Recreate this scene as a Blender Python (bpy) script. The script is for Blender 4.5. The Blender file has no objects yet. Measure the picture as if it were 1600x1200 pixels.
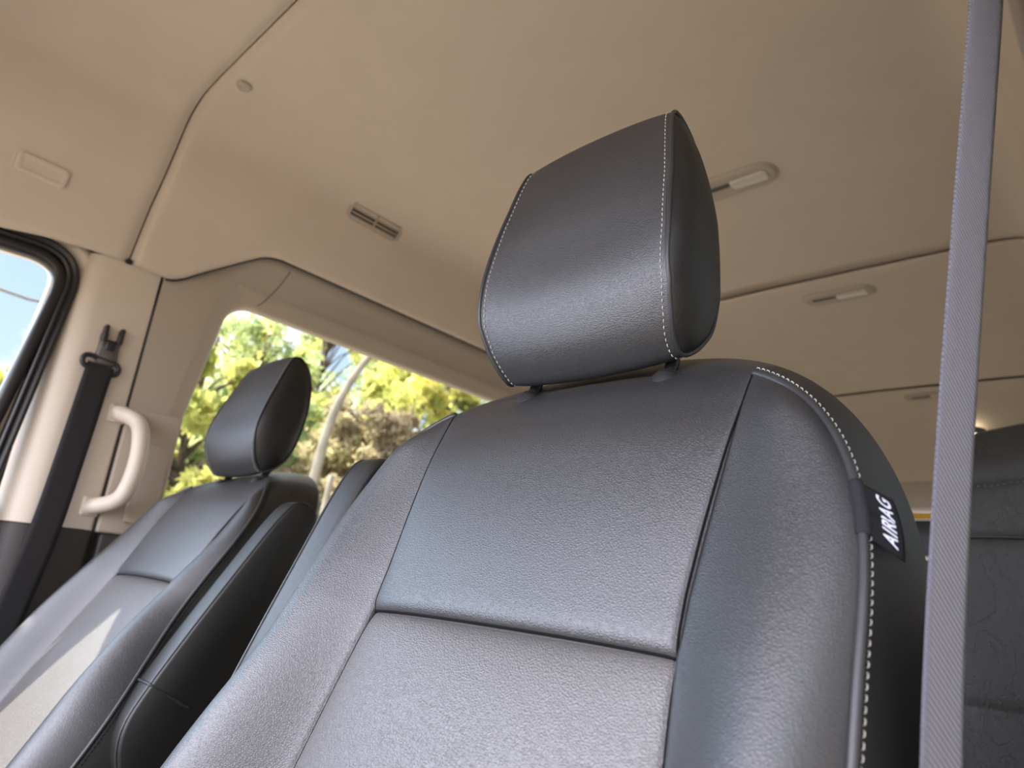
import bpy, bmesh, math, random
import numpy as np
from mathutils import Vector, Matrix
random.seed(7); np.random.seed(7)
sc = bpy.context.scene
COL = sc.collection
PI = math.pi

# ------------------------------------------------------------------ camera
cd = bpy.data.cameras.new('camera'); cam = bpy.data.objects.new('camera', cd); COL.objects.link(cam)
cd.sensor_width = 36; cd.sensor_fit = 'HORIZONTAL'; cd.lens = 36*1060/1600.0
cd.clip_start = 0.02; cd.clip_end = 400
# rows: world axes written in camera axes (x right, y down, z forward)
AX = np.array([[0.73212586,-0.12812203,-0.66901156],[0.67399456,0.27843151,0.6842567],[0.09860554,-0.95187218,0.29020045]])
right, down, fwd = AX[:,0], AX[:,1], AX[:,2]
m = Matrix(((right[0],-down[0],-fwd[0],0),(right[1],-down[1],-fwd[1],0),(right[2],-down[2],-fwd[2],0),(0,0,0,1)))
cam.matrix_world = m
cd.dof.use_dof = True; cd.dof.focus_distance = 0.64; cd.dof.aperture_fstop = 6.3
sc.camera = cam

# ------------------------------------------------------------------ world, sun, exposure
sc.view_settings.view_transform = 'Standard'; sc.view_settings.look = 'None'
sc.view_settings.gamma = 1; sc.view_settings.use_curve_mapping = False
sc.view_settings.exposure = 0.45
w = bpy.data.worlds.new('sky'); sc.world = w; w.use_nodes = True
nt = w.node_tree; nt.nodes.clear()
N = nt.nodes.new; L = nt.links.new
out = N('ShaderNodeOutputWorld'); bg = N('ShaderNodeBackground'); bg.inputs['Strength'].default_value = 1.0
tc = N('ShaderNodeTexCoord'); sep = N('ShaderNodeSeparateXYZ'); L(tc.outputs['Generated'], sep.inputs[0])
grad = N('ShaderNodeValToRGB'); L(sep.outputs['Z'], grad.inputs[0])
cr = grad.color_ramp; cr.elements[0].position = 0.0; cr.elements[0].color = (.70,.84,1.0,1)
cr.elements[1].position = 0.9; cr.elements[1].color = (.16,.36,.80,1)
noi = N('ShaderNodeTexNoise'); noi.inputs['Scale'].default_value = 3.1; noi.inputs['Detail'].default_value = 6
mp = N('ShaderNodeMapping'); mp.inputs['Scale'].default_value = (1,1,2.6); mp.inputs['Location'].default_value = (.3,.1,.35)
L(tc.outputs['Generated'], mp.inputs[0]); L(mp.outputs[0], noi.inputs['Vector'])
cl = N('ShaderNodeValToRGB'); L(noi.outputs['Fac'], cl.inputs[0])
cl.color_ramp.elements[0].position = .42; cl.color_ramp.elements[1].position = .57
mix = N('ShaderNodeMix'); mix.data_type = 'RGBA'; L(cl.outputs['Color'], mix.inputs['Factor'])
L(grad.outputs['Color'], mix.inputs['A']); mix.inputs['B'].default_value = (1.5,1.46,1.42,1)
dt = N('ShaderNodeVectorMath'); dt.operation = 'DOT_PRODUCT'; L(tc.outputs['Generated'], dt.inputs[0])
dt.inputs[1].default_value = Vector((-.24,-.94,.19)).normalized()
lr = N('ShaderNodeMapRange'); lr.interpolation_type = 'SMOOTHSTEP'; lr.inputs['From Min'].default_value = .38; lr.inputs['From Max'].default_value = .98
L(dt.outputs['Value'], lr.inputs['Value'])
hz = N('ShaderNodeMix'); hz.data_type = 'RGBA'; L(lr.outputs[0], hz.inputs['Factor'])      # glow added to the unseen sky ahead, brightens the seat reflections
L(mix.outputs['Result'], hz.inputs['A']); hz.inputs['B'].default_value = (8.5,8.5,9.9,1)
d2 = N('ShaderNodeVectorMath'); d2.operation = 'DOT_PRODUCT'; L(tc.outputs['Generated'], d2.inputs[0]); d2.inputs[1].default_value = Vector((-.86,-.50,.16)).normalized()  # second added glow, bluish and off frame, brightens the passenger seat
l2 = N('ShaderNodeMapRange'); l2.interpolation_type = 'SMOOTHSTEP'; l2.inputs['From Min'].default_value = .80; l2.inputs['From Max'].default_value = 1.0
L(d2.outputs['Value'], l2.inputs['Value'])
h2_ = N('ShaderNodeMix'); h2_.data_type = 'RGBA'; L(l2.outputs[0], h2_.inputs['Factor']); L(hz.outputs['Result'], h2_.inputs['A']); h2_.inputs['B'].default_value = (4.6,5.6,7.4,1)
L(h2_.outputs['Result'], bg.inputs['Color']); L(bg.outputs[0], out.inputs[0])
sd = bpy.data.lights.new('sun', 'SUN'); sun = bpy.data.objects.new('sun', sd); COL.objects.link(sun)
sd.energy = 18.0; sd.angle = math.radians(.6); sd.color = (1.0,.93,.82)
SUN = Vector((-1.0,-0.36,1.40)).normalized()      # towards the sun
sun.rotation_euler = SUN.to_track_quat('Z','Y').to_euler()

# ------------------------------------------------------------------ materials
def mat(name, col, rough=.6, spec=.5, metal=0, grain=None, noise=None, sheen=0, trans=0):
    """grain = list of (kind, scale, strength, distance, stretch)"""
    mt = bpy.data.materials.new(name); mt.use_nodes = True
    t = mt.node_tree; b = t.nodes['Principled BSDF']
    b.inputs['Base Color'].default_value = (*col,1); b.inputs['Roughness'].default_value = rough
    b.inputs['Specular IOR Level'].default_value = spec; b.inputs['Metallic'].default_value = metal
    if sheen: b.inputs['Sheen Weight'].default_value = sheen; b.inputs['Sheen Roughness'].default_value = .5
    co = t.nodes.new('ShaderNodeTexCoord')
    if noise:
        n = t.nodes.new('ShaderNodeTexNoise'); n.inputs['Scale'].default_value = noise[0]; n.inputs['Detail'].default_value = 5
        t.links.new(co.outputs['Object'], n.inputs['Vector'])
        r = t.nodes.new('ShaderNodeValToRGB'); t.links.new(n.outputs['Fac'], r.inputs[0])
        r.color_ramp.elements[0].color = (*[c*(1-noise[1]) for c in col],1); r.color_ramp.elements[1].color = (*[min(1,c*(1+noise[1])) for c in col],1)
        r.color_ramp.elements[0].position = .3; r.color_ramp.elements[1].position = .7
        t.links.new(r.outputs[0], b.inputs['Base Color'])
    prev = None
    for g in (grain or []):
        kind, s, st, di, stretch = g
        mpn = t.nodes.new('ShaderNodeMapping'); mpn.inputs['Scale'].default_value = stretch
        t.links.new(co.outputs['Object'], mpn.inputs[0])
        if kind == 'vor':
            v = t.nodes.new('ShaderNodeTexVoronoi'); v.feature = 'DISTANCE_TO_EDGE'; v.inputs['Scale'].default_value = s
            # warp the lookup so the cells look like skin
            n2 = t.nodes.new('ShaderNodeTexNoise'); n2.inputs['Scale'].default_value = s*.45
            t.links.new(mpn.outputs[0], n2.inputs['Vector'])
            mx = t.nodes.new('ShaderNodeVectorMath'); mx.operation = 'MULTIPLY_ADD'
            t.links.new(n2.outputs['Color'], mx.inputs[0]); mx.inputs[1].default_value = (1.6/s,)*3
            t.links.new(mpn.outputs[0], mx.inputs[2]); t.links.new(mx.outputs[0], v.inputs['Vector'])
            mr = t.nodes.new('ShaderNodeMapRange'); mr.inputs['From Max'].default_value = .30
            t.links.new(v.outputs['Distance'], mr.inputs['Value']); o = mr.outputs[0]
        elif kind == 'noise':
            v = t.nodes.new('ShaderNodeTexNoise'); v.inputs['Scale'].default_value = s; v.inputs['Detail'].default_value = 3
            t.links.new(mpn.outputs[0], v.inputs['Vector']); o = v.outputs['Fac']
        elif kind == 'crease':
            v = t.nodes.new('ShaderNodeTexNoise'); v.inputs['Scale'].default_value = s; v.inputs['Detail'].default_value = 4
            v.inputs['Distortion'].default_value = 1.5
            t.links.new(mpn.outputs[0], v.inputs['Vector'])
            a = t.nodes.new('ShaderNodeMath'); a.operation = 'SUBTRACT'; a.inputs[1].default_value = .5; t.links.new(v.outputs['Fac'], a.inputs[0])
            a2 = t.nodes.new('ShaderNodeMath'); a2.operation = 'ABSOLUTE'; t.links.new(a.outputs[0], a2.inputs[0])
            mr = t.nodes.new('ShaderNodeMapRange'); mr.inputs['From Max'].default_value = .03
            t.links.new(a2.outputs[0], mr.inputs['Value']); o = mr.outputs[0]
        elif kind == 'wave':
            v = t.nodes.new('ShaderNodeTexWave'); v.inputs['Scale'].default_value = s; v.bands_direction = 'DIAGONAL'
            v.inputs['Distortion'].default_value = .4
            t.links.new(mpn.outputs[0], v.inputs['Vector']); o = v.outputs['Fac']
        bp = t.nodes.new('ShaderNodeBump'); bp.inputs['Strength'].default_value = st; bp.inputs['Distance'].default_value = di
        t.links.new(o, bp.inputs['Height'])
        if prev: t.links.new(prev, bp.inputs['Normal'])
        prev = bp.outputs[0]
    if prev: t.links.new(prev, b.inputs['Normal'])
    return mt

M = {}
GR = [('vor',520,.36,.0004,(.7,1,1.15))]
M['leather'] = mat('black grained leather', (.013,.013,.014), .45, .95, grain=GR)
M['leather_insert'] = mat('black coarse grained leather', (.066,.061,.058), .44, .78, grain=[('vor',430,.48,.0005,(.8,1,1.1))])
M['leather_side'] = mat('black smooth leather', (.010,.0098,.009), .46, .5, grain=[('vor',560,.25,.0003,(.75,1,1.1))])
M['leather_old'] = mat('creased dark leather', (.034,.032,.029), .50, .4, grain=[('vor',240,.5,.0008,(1,1,1)),('crease',11,.35,.003,(1.5,1,.8))])
M['piping'] = mat('black piping', (.022,.022,.023), .42, .5, grain=[('noise',900,.3,.0005,(1,1,1))])
M['thread'] = mat('pale grey thread', (.36,.345,.31), .7, .2)
M['thread_dark'] = mat('black thread', (.004,.004,.004), .8, .1)
M['tag'] = mat('woven black tag', (.016,.015,.018), .8, .2, grain=[('wave',900,.4,.0004,(1,1,1))])
M['tag_text'] = mat('woven white letters', (.72,.74,.82), .8, .1)
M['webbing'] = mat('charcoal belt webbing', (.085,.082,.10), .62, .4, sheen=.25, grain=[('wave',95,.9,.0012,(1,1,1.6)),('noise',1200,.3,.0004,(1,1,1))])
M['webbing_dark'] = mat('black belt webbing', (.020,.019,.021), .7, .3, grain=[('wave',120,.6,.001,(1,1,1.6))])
M['blackplastic'] = mat('black plastic', (.016,.015,.016), .42, .5)
M['greyplastic'] = mat('warm grey plastic', (.10,.085,.08), .45, .5)
M['rubber'] = mat('black rubber', (.014,.013,.013), .38, .5)
M['headliner'] = mat('beige headliner cloth', (.625,.54,.445), .95, .1, noise=(9,.02), grain=[('noise',700,.25,.001,(1,1,1))])
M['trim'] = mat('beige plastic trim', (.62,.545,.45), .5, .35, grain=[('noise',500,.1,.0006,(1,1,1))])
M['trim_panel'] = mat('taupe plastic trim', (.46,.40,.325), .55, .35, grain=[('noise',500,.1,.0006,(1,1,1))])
M['darktrim'] = mat('dark brown plastic trim', (.040,.034,.032), .55, .4, grain=[('noise',400,.15,.0008,(1,1,1))])
M['floor'] = mat('grey cabin floor', (.16,.145,.13), .8, .2, noise=(20,.15))
M['chrome'] = mat('steel', (.5,.5,.5), .25, .5, metal=1)
M['lens'] = mat('frosted lens', (.62,.58,.50), .25, .6)
M['void'] = mat('dark slot', (.13,.105,.075), .8, .1)
M['yellow'] = mat('yellow strip', (.70,.38,.03), .5, .4)
M['bright_trim'] = mat('pale strip', (.70,.62,.52), .35, .5)
M['concrete'] = mat('sunlit concrete', (.215,.185,.155), .9, .2, noise=(.8,.12))
M['bark'] = mat('brown bark', (.10,.075,.055), .9, .1, noise=(6,.35))
M['palebark'] = mat('pale bark', (.20,.18,.135), .9, .1, noise=(5,.2))
M['lamp_on'] = bpy.data.materials.new('lit bulb'); M['lamp_on'].use_nodes = True
_b = M['lamp_on'].node_tree.nodes['Principled BSDF']; _b.inputs['Emission Color'].default_value = (1,.85,.6,1); _b.inputs['Emission Strength'].default_value = 6

def leafmat(name, a, b_):
    mt = bpy.data.materials.new(name); mt.use_nodes = True; t = mt.node_tree
    for n in list(t.nodes):
        if n.type != 'OUTPUT_MATERIAL': t.nodes.remove(n)
    o = t.nodes['Material Output']
    d = t.nodes.new('ShaderNodeBsdfDiffuse'); tr = t.nodes.new('ShaderNodeBsdfTranslucent'); mx = t.nodes.new('ShaderNodeMixShader'); mx.inputs[0].default_value = .5
    g = t.nodes.new('ShaderNodeTexCoord'); n = t.nodes.new('ShaderNodeTexNoise'); n.inputs['Scale'].default_value = 1.1; n.inputs['Detail'].default_value = 4
    t.links.new(g.outputs['Object'], n.inputs['Vector'])
    r = t.nodes.new('ShaderNodeValToRGB'); r.color_ramp.elements[0].position = .38; r.color_ramp.elements[1].position = .62
    r.color_ramp.elements[0].color = (*a,1); r.color_ramp.elements[1].color = (*b_,1); t.links.new(n.outputs['Fac'], r.inputs[0])
    t.links.new(r.outputs[0], d.inputs[0]); t.links.new(r.outputs[0], tr.inputs[0])
    t.links.new(d.outputs[0], mx.inputs[1]); t.links.new(tr.outputs[0], mx.inputs[2]); t.links.new(mx.outputs[0], o.inputs[0])
    return mt
M['leaf_yellow'] = leafmat('yellow green leaves', (.24,.28,.07), (.68,.64,.20))
M['leaf_green'] = leafmat('green leaves', (.15,.21,.09), (.50,.55,.24))
M['leaf_brown'] = leafmat('dry brown leaves', (.20,.155,.11), (.50,.44,.24))
M['leaf_hedge'] = leafmat('hedge leaves', (.14,.17,.09), (.32,.36,.19))

def glassmat():
    mt = bpy.data.materials.new('window glass'); mt.use_nodes = True; t = mt.node_tree
    for n in list(t.nodes):
        if n.type != 'OUTPUT_MATERIAL': t.nodes.remove(n)
    o = t.nodes['Material Output']
    tr = t.nodes.new('ShaderNodeBsdfTransparent'); tr.inputs[0].default_value = (.93,.96,.94,1)
    gl = t.nodes.new('ShaderNodeBsdfGlossy'); gl.inputs['Roughness'].default_value = .02
    lw = t.nodes.new('ShaderNodeLayerWeight'); lw.inputs[0].default_value = .5
    pw = t.nodes.new('ShaderNodeMath'); pw.operation = 'POWER'; pw.inputs[1].default_value = 4; t.links.new(lw.outputs['Facing'], pw.inputs[0])
    fr = t.nodes.new('ShaderNodeMath'); fr.operation = 'MULTIPLY_ADD'; fr.inputs[1].default_value = .5; fr.inputs[2].default_value = .03; t.links.new(pw.outputs[0], fr.inputs[0])
    mx = t.nodes.new('ShaderNodeMixShader'); t.links.new(fr.outputs[0], mx.inputs[0])
    t.links.new(tr.outputs[0], mx.inputs[1]); t.links.new(gl.outputs[0], mx.inputs[2]); t.links.new(mx.outputs[0], o.inputs[0])
    return mt
M['glass'] = glassmat()
M['tinted'] = glassmat(); M['tinted'].name = 'tinted glass'
for n_ in M['tinted'].node_tree.nodes:
    if n_.type == 'BSDF_TRANSPARENT': n_.inputs[0].default_value = (.30,.32,.31,1)

# ------------------------------------------------------------------ helpers
def link(name, verts, faces, material, parent=None, smooth=True, normals=True):
    me = bpy.data.meshes.new(name); me.from_pydata([tuple(map(float, v)) for v in verts], [], faces); me.update()
    if normals:
        bm = bmesh.new(); bm.from_mesh(me); bmesh.ops.recalc_face_normals(bm, faces=bm.faces); bm.to_mesh(me); bm.free()
    if smooth: me.polygons.foreach_set('use_smooth', [True]*len(me.polygons))
    me.materials.append(material)
    o = bpy.data.objects.new(name, me); COL.objects.link(o)
    if parent: o.parent = parent
    return o
def tag(o, label=None, cat=None, group=None, kind=None):
    if label: o['label'] = label
    if cat: o['category'] = cat
    if group: o['group'] = group
    if kind: o['kind'] = kind
    return o
def empty(name, loc):
    o = bpy.data.objects.new(name, None); COL.objects.link(o); o.location = loc; o.empty_display_size = .05; return o
def move(o, loc):
    """set the object's origin at loc keeping its mesh where it stands"""
    v = Vector(loc); o.data.transform(Matrix.Translation(-v)); o.location = v; return o

class MB:
    def __init__(s): s.v = []; s.f = []
    def grid(s, P, close_u=False, close_v=False, flip=False):
        """P[i][j] points"""
        b = len(s.v); nu, nv = len(P), len(P[0])
        for row in P: s.v += [tuple(p) for p in row]
        for i in range(nu - (0 if close_u else 1)):
            for j in range(nv - (0 if close_v else 1)):
                a = b+i*nv+j; c = b+((i+1)%nu)*nv+j; d = b+((i+1)%nu)*nv+(j+1)%nv; e = b+i*nv+(j+1)%nv
                s.f.append((a,c,d,e) if not flip else (a,e,d,c))
        return s
    def tube(s, pts, r, n=8, closed=False, cap=True, up=None, ry=None):
        """sweep an ellipse (r x ry) along pts; r may be a list"""
        pts = [Vector(p) for p in pts]; k = len(pts); rows = []
        rr = r if isinstance(r,(list,tuple,np.ndarray)) else [r]*k
        ref = None
        for i,p in enumerate(pts):
            if closed: t = pts[(i+1)%k]-pts[i-1]
            else: t = pts[min(i+1,k-1)]-pts[max(i-1,0)]
            t.normalize()
            if up is not None: a = Vector(up) - t*t.dot(Vector(up))
            elif ref is None:
                a = Vector((0,0,1)) if abs(t.z) < .9 else Vector((0,1,0)); a = a - t*t.dot(a)
            else: a = ref - t*t.dot(ref)
            a.normalize(); ref = a; b = t.cross(a)
            q = ry if ry is not None else rr[i]
            rows.append([p + a*math.cos(2*PI*j/n)*rr[i] + b*math.sin(2*PI*j/n)*(q if ry is not None else rr[i]) for j in range(n)])
        b0 = len(s.v); s.grid(rows, close_u=closed, close_v=True)
        if cap and not closed:
            s.f.append(tuple(b0+j for j in range(n))[::-1]); s.f.append(tuple(b0+(k-1)*n+j for j in range(n)))
        return s
    def build(s, name, material, parent=None, smooth=True): return link(name, s.v, s.f, material, parent, smooth)

def rbox(name, c, size, material, parent=None, bev=.006, seg=3, rot=None):
    bm = bmesh.new(); bmesh.ops.create_cube(bm, size=1)
    bmesh.ops.scale(bm, vec=size, verts=bm.verts)
    bmesh.ops.bevel(bm, geom=list(bm.edges), offset=bev, segments=seg, profile=.5, affect='EDGES')
    if rot is not None: bmesh.ops.transform(bm, matrix=rot, verts=bm.verts)
    bmesh.ops.translate(bm, vec=c, verts=bm.verts)
    me = bpy.data.meshes.new(name); bm.to_mesh(me); bm.free()
    me.polygons.foreach_set('use_smooth', [True]*len(me.polygons)); me.materials.append(material)
    o = bpy.data.objects.new(name, me); COL.objects.link(o)
    if parent: o.parent = parent
    return o
def smoothed(pts, n=8, closed=False):
    """Catmull-Rom through pts"""
    P = [np.array(p, float) for p in pts]; k = len(P); out = []
    rng = range(k) if closed else range(k-1)
    for i in rng:
        p0 = P[i-1] if (closed or i > 0) else 2*P[0]-P[1]
        p1 = P[i]; p2 = P[(i+1)%k]; p3 = P[(i+2)%k] if (closed or i+2 < k) else 2*P[-1]-P[-2]
        for j in range(n):
            t = j/n
            out.append(.5*((2*p1)+(-p0+p2)*t+(2*p0-5*p1+4*p2-p3)*t*t+(-p0+3*p1-3*p2+p3)*t**3))
    if not closed: out.append(P[-1])
    return out
def resample(pts, step):
    P = np.array(pts, float); d = np.linalg.norm(np.diff(P, axis=0), axis=1); s = np.concatenate([[0], np.cumsum(d)])
    n = max(2, int(s[-1]/step)+1); q = np.linspace(0, s[-1], n)
    return np.stack([np.interp(q, s, P[:,i]) for i in range(P.shape[1])], 1)
def roundrect(w, h, r, n=6):
    """outline of a rounded rectangle, counter-clockwise, centred"""
    o = []
    for cx, cy, a0 in ((w/2-r,h/2-r,0),(-w/2+r,h/2-r,90),(-w/2+r,-h/2+r,180),(w/2-r,-h/2+r,270)):
        for i in range(n+1):
            a = math.radians(a0+90*i/n); o.append((cx+r*math.cos(a), cy+r*math.sin(a)))
    return o
def pad(outline, prof, place):
    """rings of an outline: prof = [(inset, height)...]; place(x,y,h)->point; capped"""
    O = np.array(outline); b = MB(); rows = []
    ext = np.abs(O).max(axis=0)
    for ins, hh in prof:
        k = (ext-ins)/ext
        rows.append([place(x*k[0], y*k[1], hh) for x, y in O])
    b.grid(rows, close_v=True); n = len(O); k = len(rows)-1
    b.f.append(tuple(k*n+j for j in range(n)))
    return b
sstep = lambda a, b, x: (lambda t: t*t*(3-2*t))(np.clip((x-a)/(b-a), 0, 1))

# ================================================================== SETTING
XL = -1.85; XR = .01; XC = -.92
ground = link('ground', [(-60,-60,-1.45),(60,-60,-1.45),(60,60,-1.45),(-60,60,-1.45)], [(0,1,2,3)], M['concrete'], smooth=False); tag(ground, kind='structure')
fl = rbox('floor', (XC,1.75,-.83), (1.98,4.8,.06), M['floor'], bev=.004); tag(fl, kind='structure')

# roof lining: profile from the middle out to the side
PROF = [(-.92,1.112),(-1.20,1.108),(-1.42,1.104),(-1.53,1.101),(-1.61,1.090),(-1.665,1.052),(-1.702,.975),(-1.74,.90),(-1.775,.845),(-1.80,.79),(-1.835,.70),(-1.845,.675)]
PR = np.array(smoothed(PROF, 7))
RX = np.array([[-9,-.92],[0,-.92]])
RXC = [-.92,-.50,-.30,-.22,-.17,-.13,-.10,-.075,-.055,-.04,-.015,-.005]
_k = np.array(smoothed([(a, b) for a, b in zip(RXC, [p[1] for p in PROF])], 7))
def mirror_x(x, z):
    """driver side lining stands closer to the middle"""
    d = abs(PR[:,0]-x)+abs(PR[:,1]-z); i = int(np.argmin(d)); i = max(1, min(i, len(PR)-2))
    a, b = PR[i-1], PR[i+1]; t = np.clip(((np.array((x,z))-a)@(b-a))/((b-a)@(b-a)), 0, 1)
    return float(_k[i-1,0]*(1-t)+_k[i+1,0]*t)
def side_prof(zb, n=60):
    """profile points from the middle to the height zb on the side"""
    q = PR[PR[:,1] >= zb-1e-6]
    x = np.interp(-zb, -PR[:,1], PR[:,0]); q = np.vstack([q, [x, zb]])
    d = np.concatenate([[0], np.cumsum(np.linalg.norm(np.diff(q, axis=0), axis=1))])
    s = np.linspace(0, d[-1], n); return np.stack([np.interp(s, d, q[:,0]), np.interp(s, d, q[:,1])], 1)
ZB = np.array(smoothed([(-.5,.60),(-.1,.645),(.15,.672),(.25,.688),(.36,.697),(.44,.700),(.50,.698),(.54,.698),(.572,.712),(.605,.738),(.68,.793),(.725,.825),(.755,.843),(.80,.852),(.90,.853),(2.,.853),(4.3,.853)], 6))
def zb_of(y):
    return float(np.interp(y, ZB[:,0], ZB[:,1]))
def lining(name, ys, lift, thick=.02):
    rows = []
    for y in ys:
        p = side_prof(zb_of(y)); 
        c = np.array([XC, .6]); l = lift(y)
        pts = []; rts = []
        for x, z in p:
            rts.append((mirror_x(x, z), y, z+l))
            dx, dz = x-c[0], (z-c[1])*1.0; ln = math.hypot(dx*.45, dz); 
            pts.append((x+dx*.45/ln*l, y, z+dz/ln*l))
        rows.append(rts[::-1][:-1] + pts)
    o = MB().grid(rows).build(name, M['headliner'])
    md = o.modifiers.new('thickness','SOLIDIFY'); md.thickness = thick; md.offset = 1
    # the normal side is worked out below: thicken away from the room
    me = o.data; p0 = me.polygons[len(me.polygons)//2]
    if p0.normal.z > 0: md.offset = 1
    else: md.offset = -1
    tag(o, kind='structure'); return o
Y0 = -.37
ysA = list(np.linspace(Y0,.40,22)) + [.415,.425,.432,.437,.4395]
lining('ceiling', ysA, lambda y: .014*float(sstep(.412,.4395,y))**1.5)
ysB = [.4435,.445,.447,.451,.456,.462,.470,.48] + list(np.linspace(.50,.84,36)) + list(np.linspace(.9,2.17,20)) + [2.170,2.176]
lining('ceiling_middle', ysB, lambda y: .018*(1-float(sstep(.4435,.468,y)))**2 + .006*float(sstep(2.165,2.176,y)))
lining('ceiling_back', [2.192,2.197,2.204]+list(np.linspace(2.25,3.47,12))+[3.49,3.497], lambda y: .006*(1-float(sstep(2.192,2.2,y)))+.006*float(sstep(3.488,3.497,y)))
# last lining panel curves down to the rear doors
rows = []
rp = smoothed([(3.518,1.0),(3.6,1.0),(3.75,.985),(3.90,.94),(4.02,.86),(4.085,.78),(4.105,.70),(4.11,.66)], 6)
for y, s in rp:
    pts = []; rts = []
    for x, z in side_prof(.852):
        zz = max(z-1.112*(1-s), .70); pts.append((x, y, zz)); rts.append((mirror_x(x, z), y, zz))
    rows.append(rts[::-1][:-1] + pts)
o = MB().grid(rows).build('ceiling_rear', M['headliner']); tag(o, kind='structure')
# black gap behind the lining edge, along the side
def strip_along(name, pts, r, mt, kind='structure', parent=None, ry=None, up=None):
    o = MB().tube(pts, r, 8, ry=ry, up=up).build(name, mt, parent)
    if kind: tag(o, kind=kind)
    return o
g = [( float(np.interp(-zb_of(y), -PR[:,1], PR[:,0]))-.006, y, zb_of(y)+.002) for y in [.535]+list(np.linspace(.55,.84,30))+[1.2,2,3,3.9]]
strip_along('trim_1', g, .0065, M['rubber'])

rbox('trim_24', (-1.842,.441,.706), (.010,.016,.012), M['rubber'], bev=.003)['kind'] = 'structure'
# steel roof and front frame: keeps the sun off, never seen from inside
def slab(name, pts, thick, mt=None):
    """a plate with thickness: pts (x,y,z) polygon, thickened along +z"""
    n = len(pts); v = [tuple(p) for p in pts]+[(p[0],p[1],p[2]+thick) for p in pts]
    f = [tuple(range(n))[::-1], tuple(range(n,2*n))]+[(i,(i+1)%n,n+(i+1)%n,n+i) for i in range(n)]
    o = link(name, v, f, mt or M['bright_trim'], smooth=False); tag(o, kind='structure'); return o
sh = [(-.92,1.20),(-1.50,1.19),(-1.70,1.12),(-1.80,.98),(-1.86,.84),(-1.925,.705),(-1.945,.66)]
for nm, y0_, y1_ in (('roof',-.42,.60),('roof_rear',.60,4.2)):
    S2 = smoothed(sh if nm == 'roof' else sh[:4]+[(-1.90,.86),(-1.92,.78)], 5); rr_ = [[(x,y,z) for x, z in S2] for y in (y0_, y1_)]; rr_ = [[(.16-1.0*0+(-x-1.84)*1.0 if False else -1.84-x+.02, y, z) for x, y, z in r[::-1]][:-1]+r for r in rr_]
    o = MB().grid(rr_).build(nm, M['darktrim']); tag(o, kind='structure'); md = o.modifiers.new('thickness','SOLIDIFY'); md.thickness = .01
rbox('trim_19', (-1.945,.485,-.05), (.02,.33,1.50), M['darktrim'], bev=.003)['kind'] = 'structure'
rbox('trim_20', (-1.905,.530,-.05), (.07,.030,1.50), M['darktrim'], bev=.003)['kind'] = 'structure'
rbox('trim_21', (.08,.50,-.05), (.02,.30,1.50), M['darktrim'], bev=.003)['kind'] = 'structure'
# windscreen header, pillars, bulkhead under the dashboard
rbox('trim_5', (XC,-.40,.88), (1.95,.08,.59), M['trim'], bev=.02);  # unseen header, made extra deep to keep the headrest reflection dark
for sx in (-1.86, .02):
    a = Vector((sx,-.42,1.0)); b = Vector((sx,-1.15,-.15)); strip_along('trim_6', [a, a.lerp(b,.3), a.lerp(b,.7), b], .035, M['trim'])
tag(bpy.data.objects['trim_5'], kind='structure')
wf = rbox('wall_front', (XC,-.95,-.62), (1.95,.42,.50), M['darktrim'], bev=.12, seg=6); tag(wf, kind='structure')

# ---- passenger side wall: B pillar cover, quarter panel with window, dark lower panels
def extr_yz(name, prof_xy, z0, z1, mt, nz=2, topfun=None, kind='structure'):
    """prof_xy: (y, x) plan profile extruded in z, rows in z"""
    rows = []
    for i in range(nz):
        t = i/(nz-1); rows.append([(x, y, z0+((topfun(y) if topfun else z1)-z0)*t) for y, x in prof_xy])
    o = MB().grid(rows).build(name, mt); tag(o, kind=kind); return o
ppil = smoothed([(.338,-1.925),(.343,-1.905),(.352,-1.885),(.368,-1.864),(.388,-1.852),(.41,-1.848),(.47,-1.846),(.515,-1.847),(.524,-1.850),(.5265,-1.860),(.527,-1.90)], 4)
extr_yz('trim_2', ppil, .038, .70, M['trim'], 12, topfun=lambda y: zb_of(y)+.006)
extr_yz('trim_3', [(y, x+.001) for y, x in ppil], -.80, .0355, M['darktrim'], 8)
# black slot between pillar cover and quarter panel
strip_along('trim_4', [(-1.862,.5285,z) for z in np.linspace(-.8,.70,12)], .004, M['rubber'], ry=.006)


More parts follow.
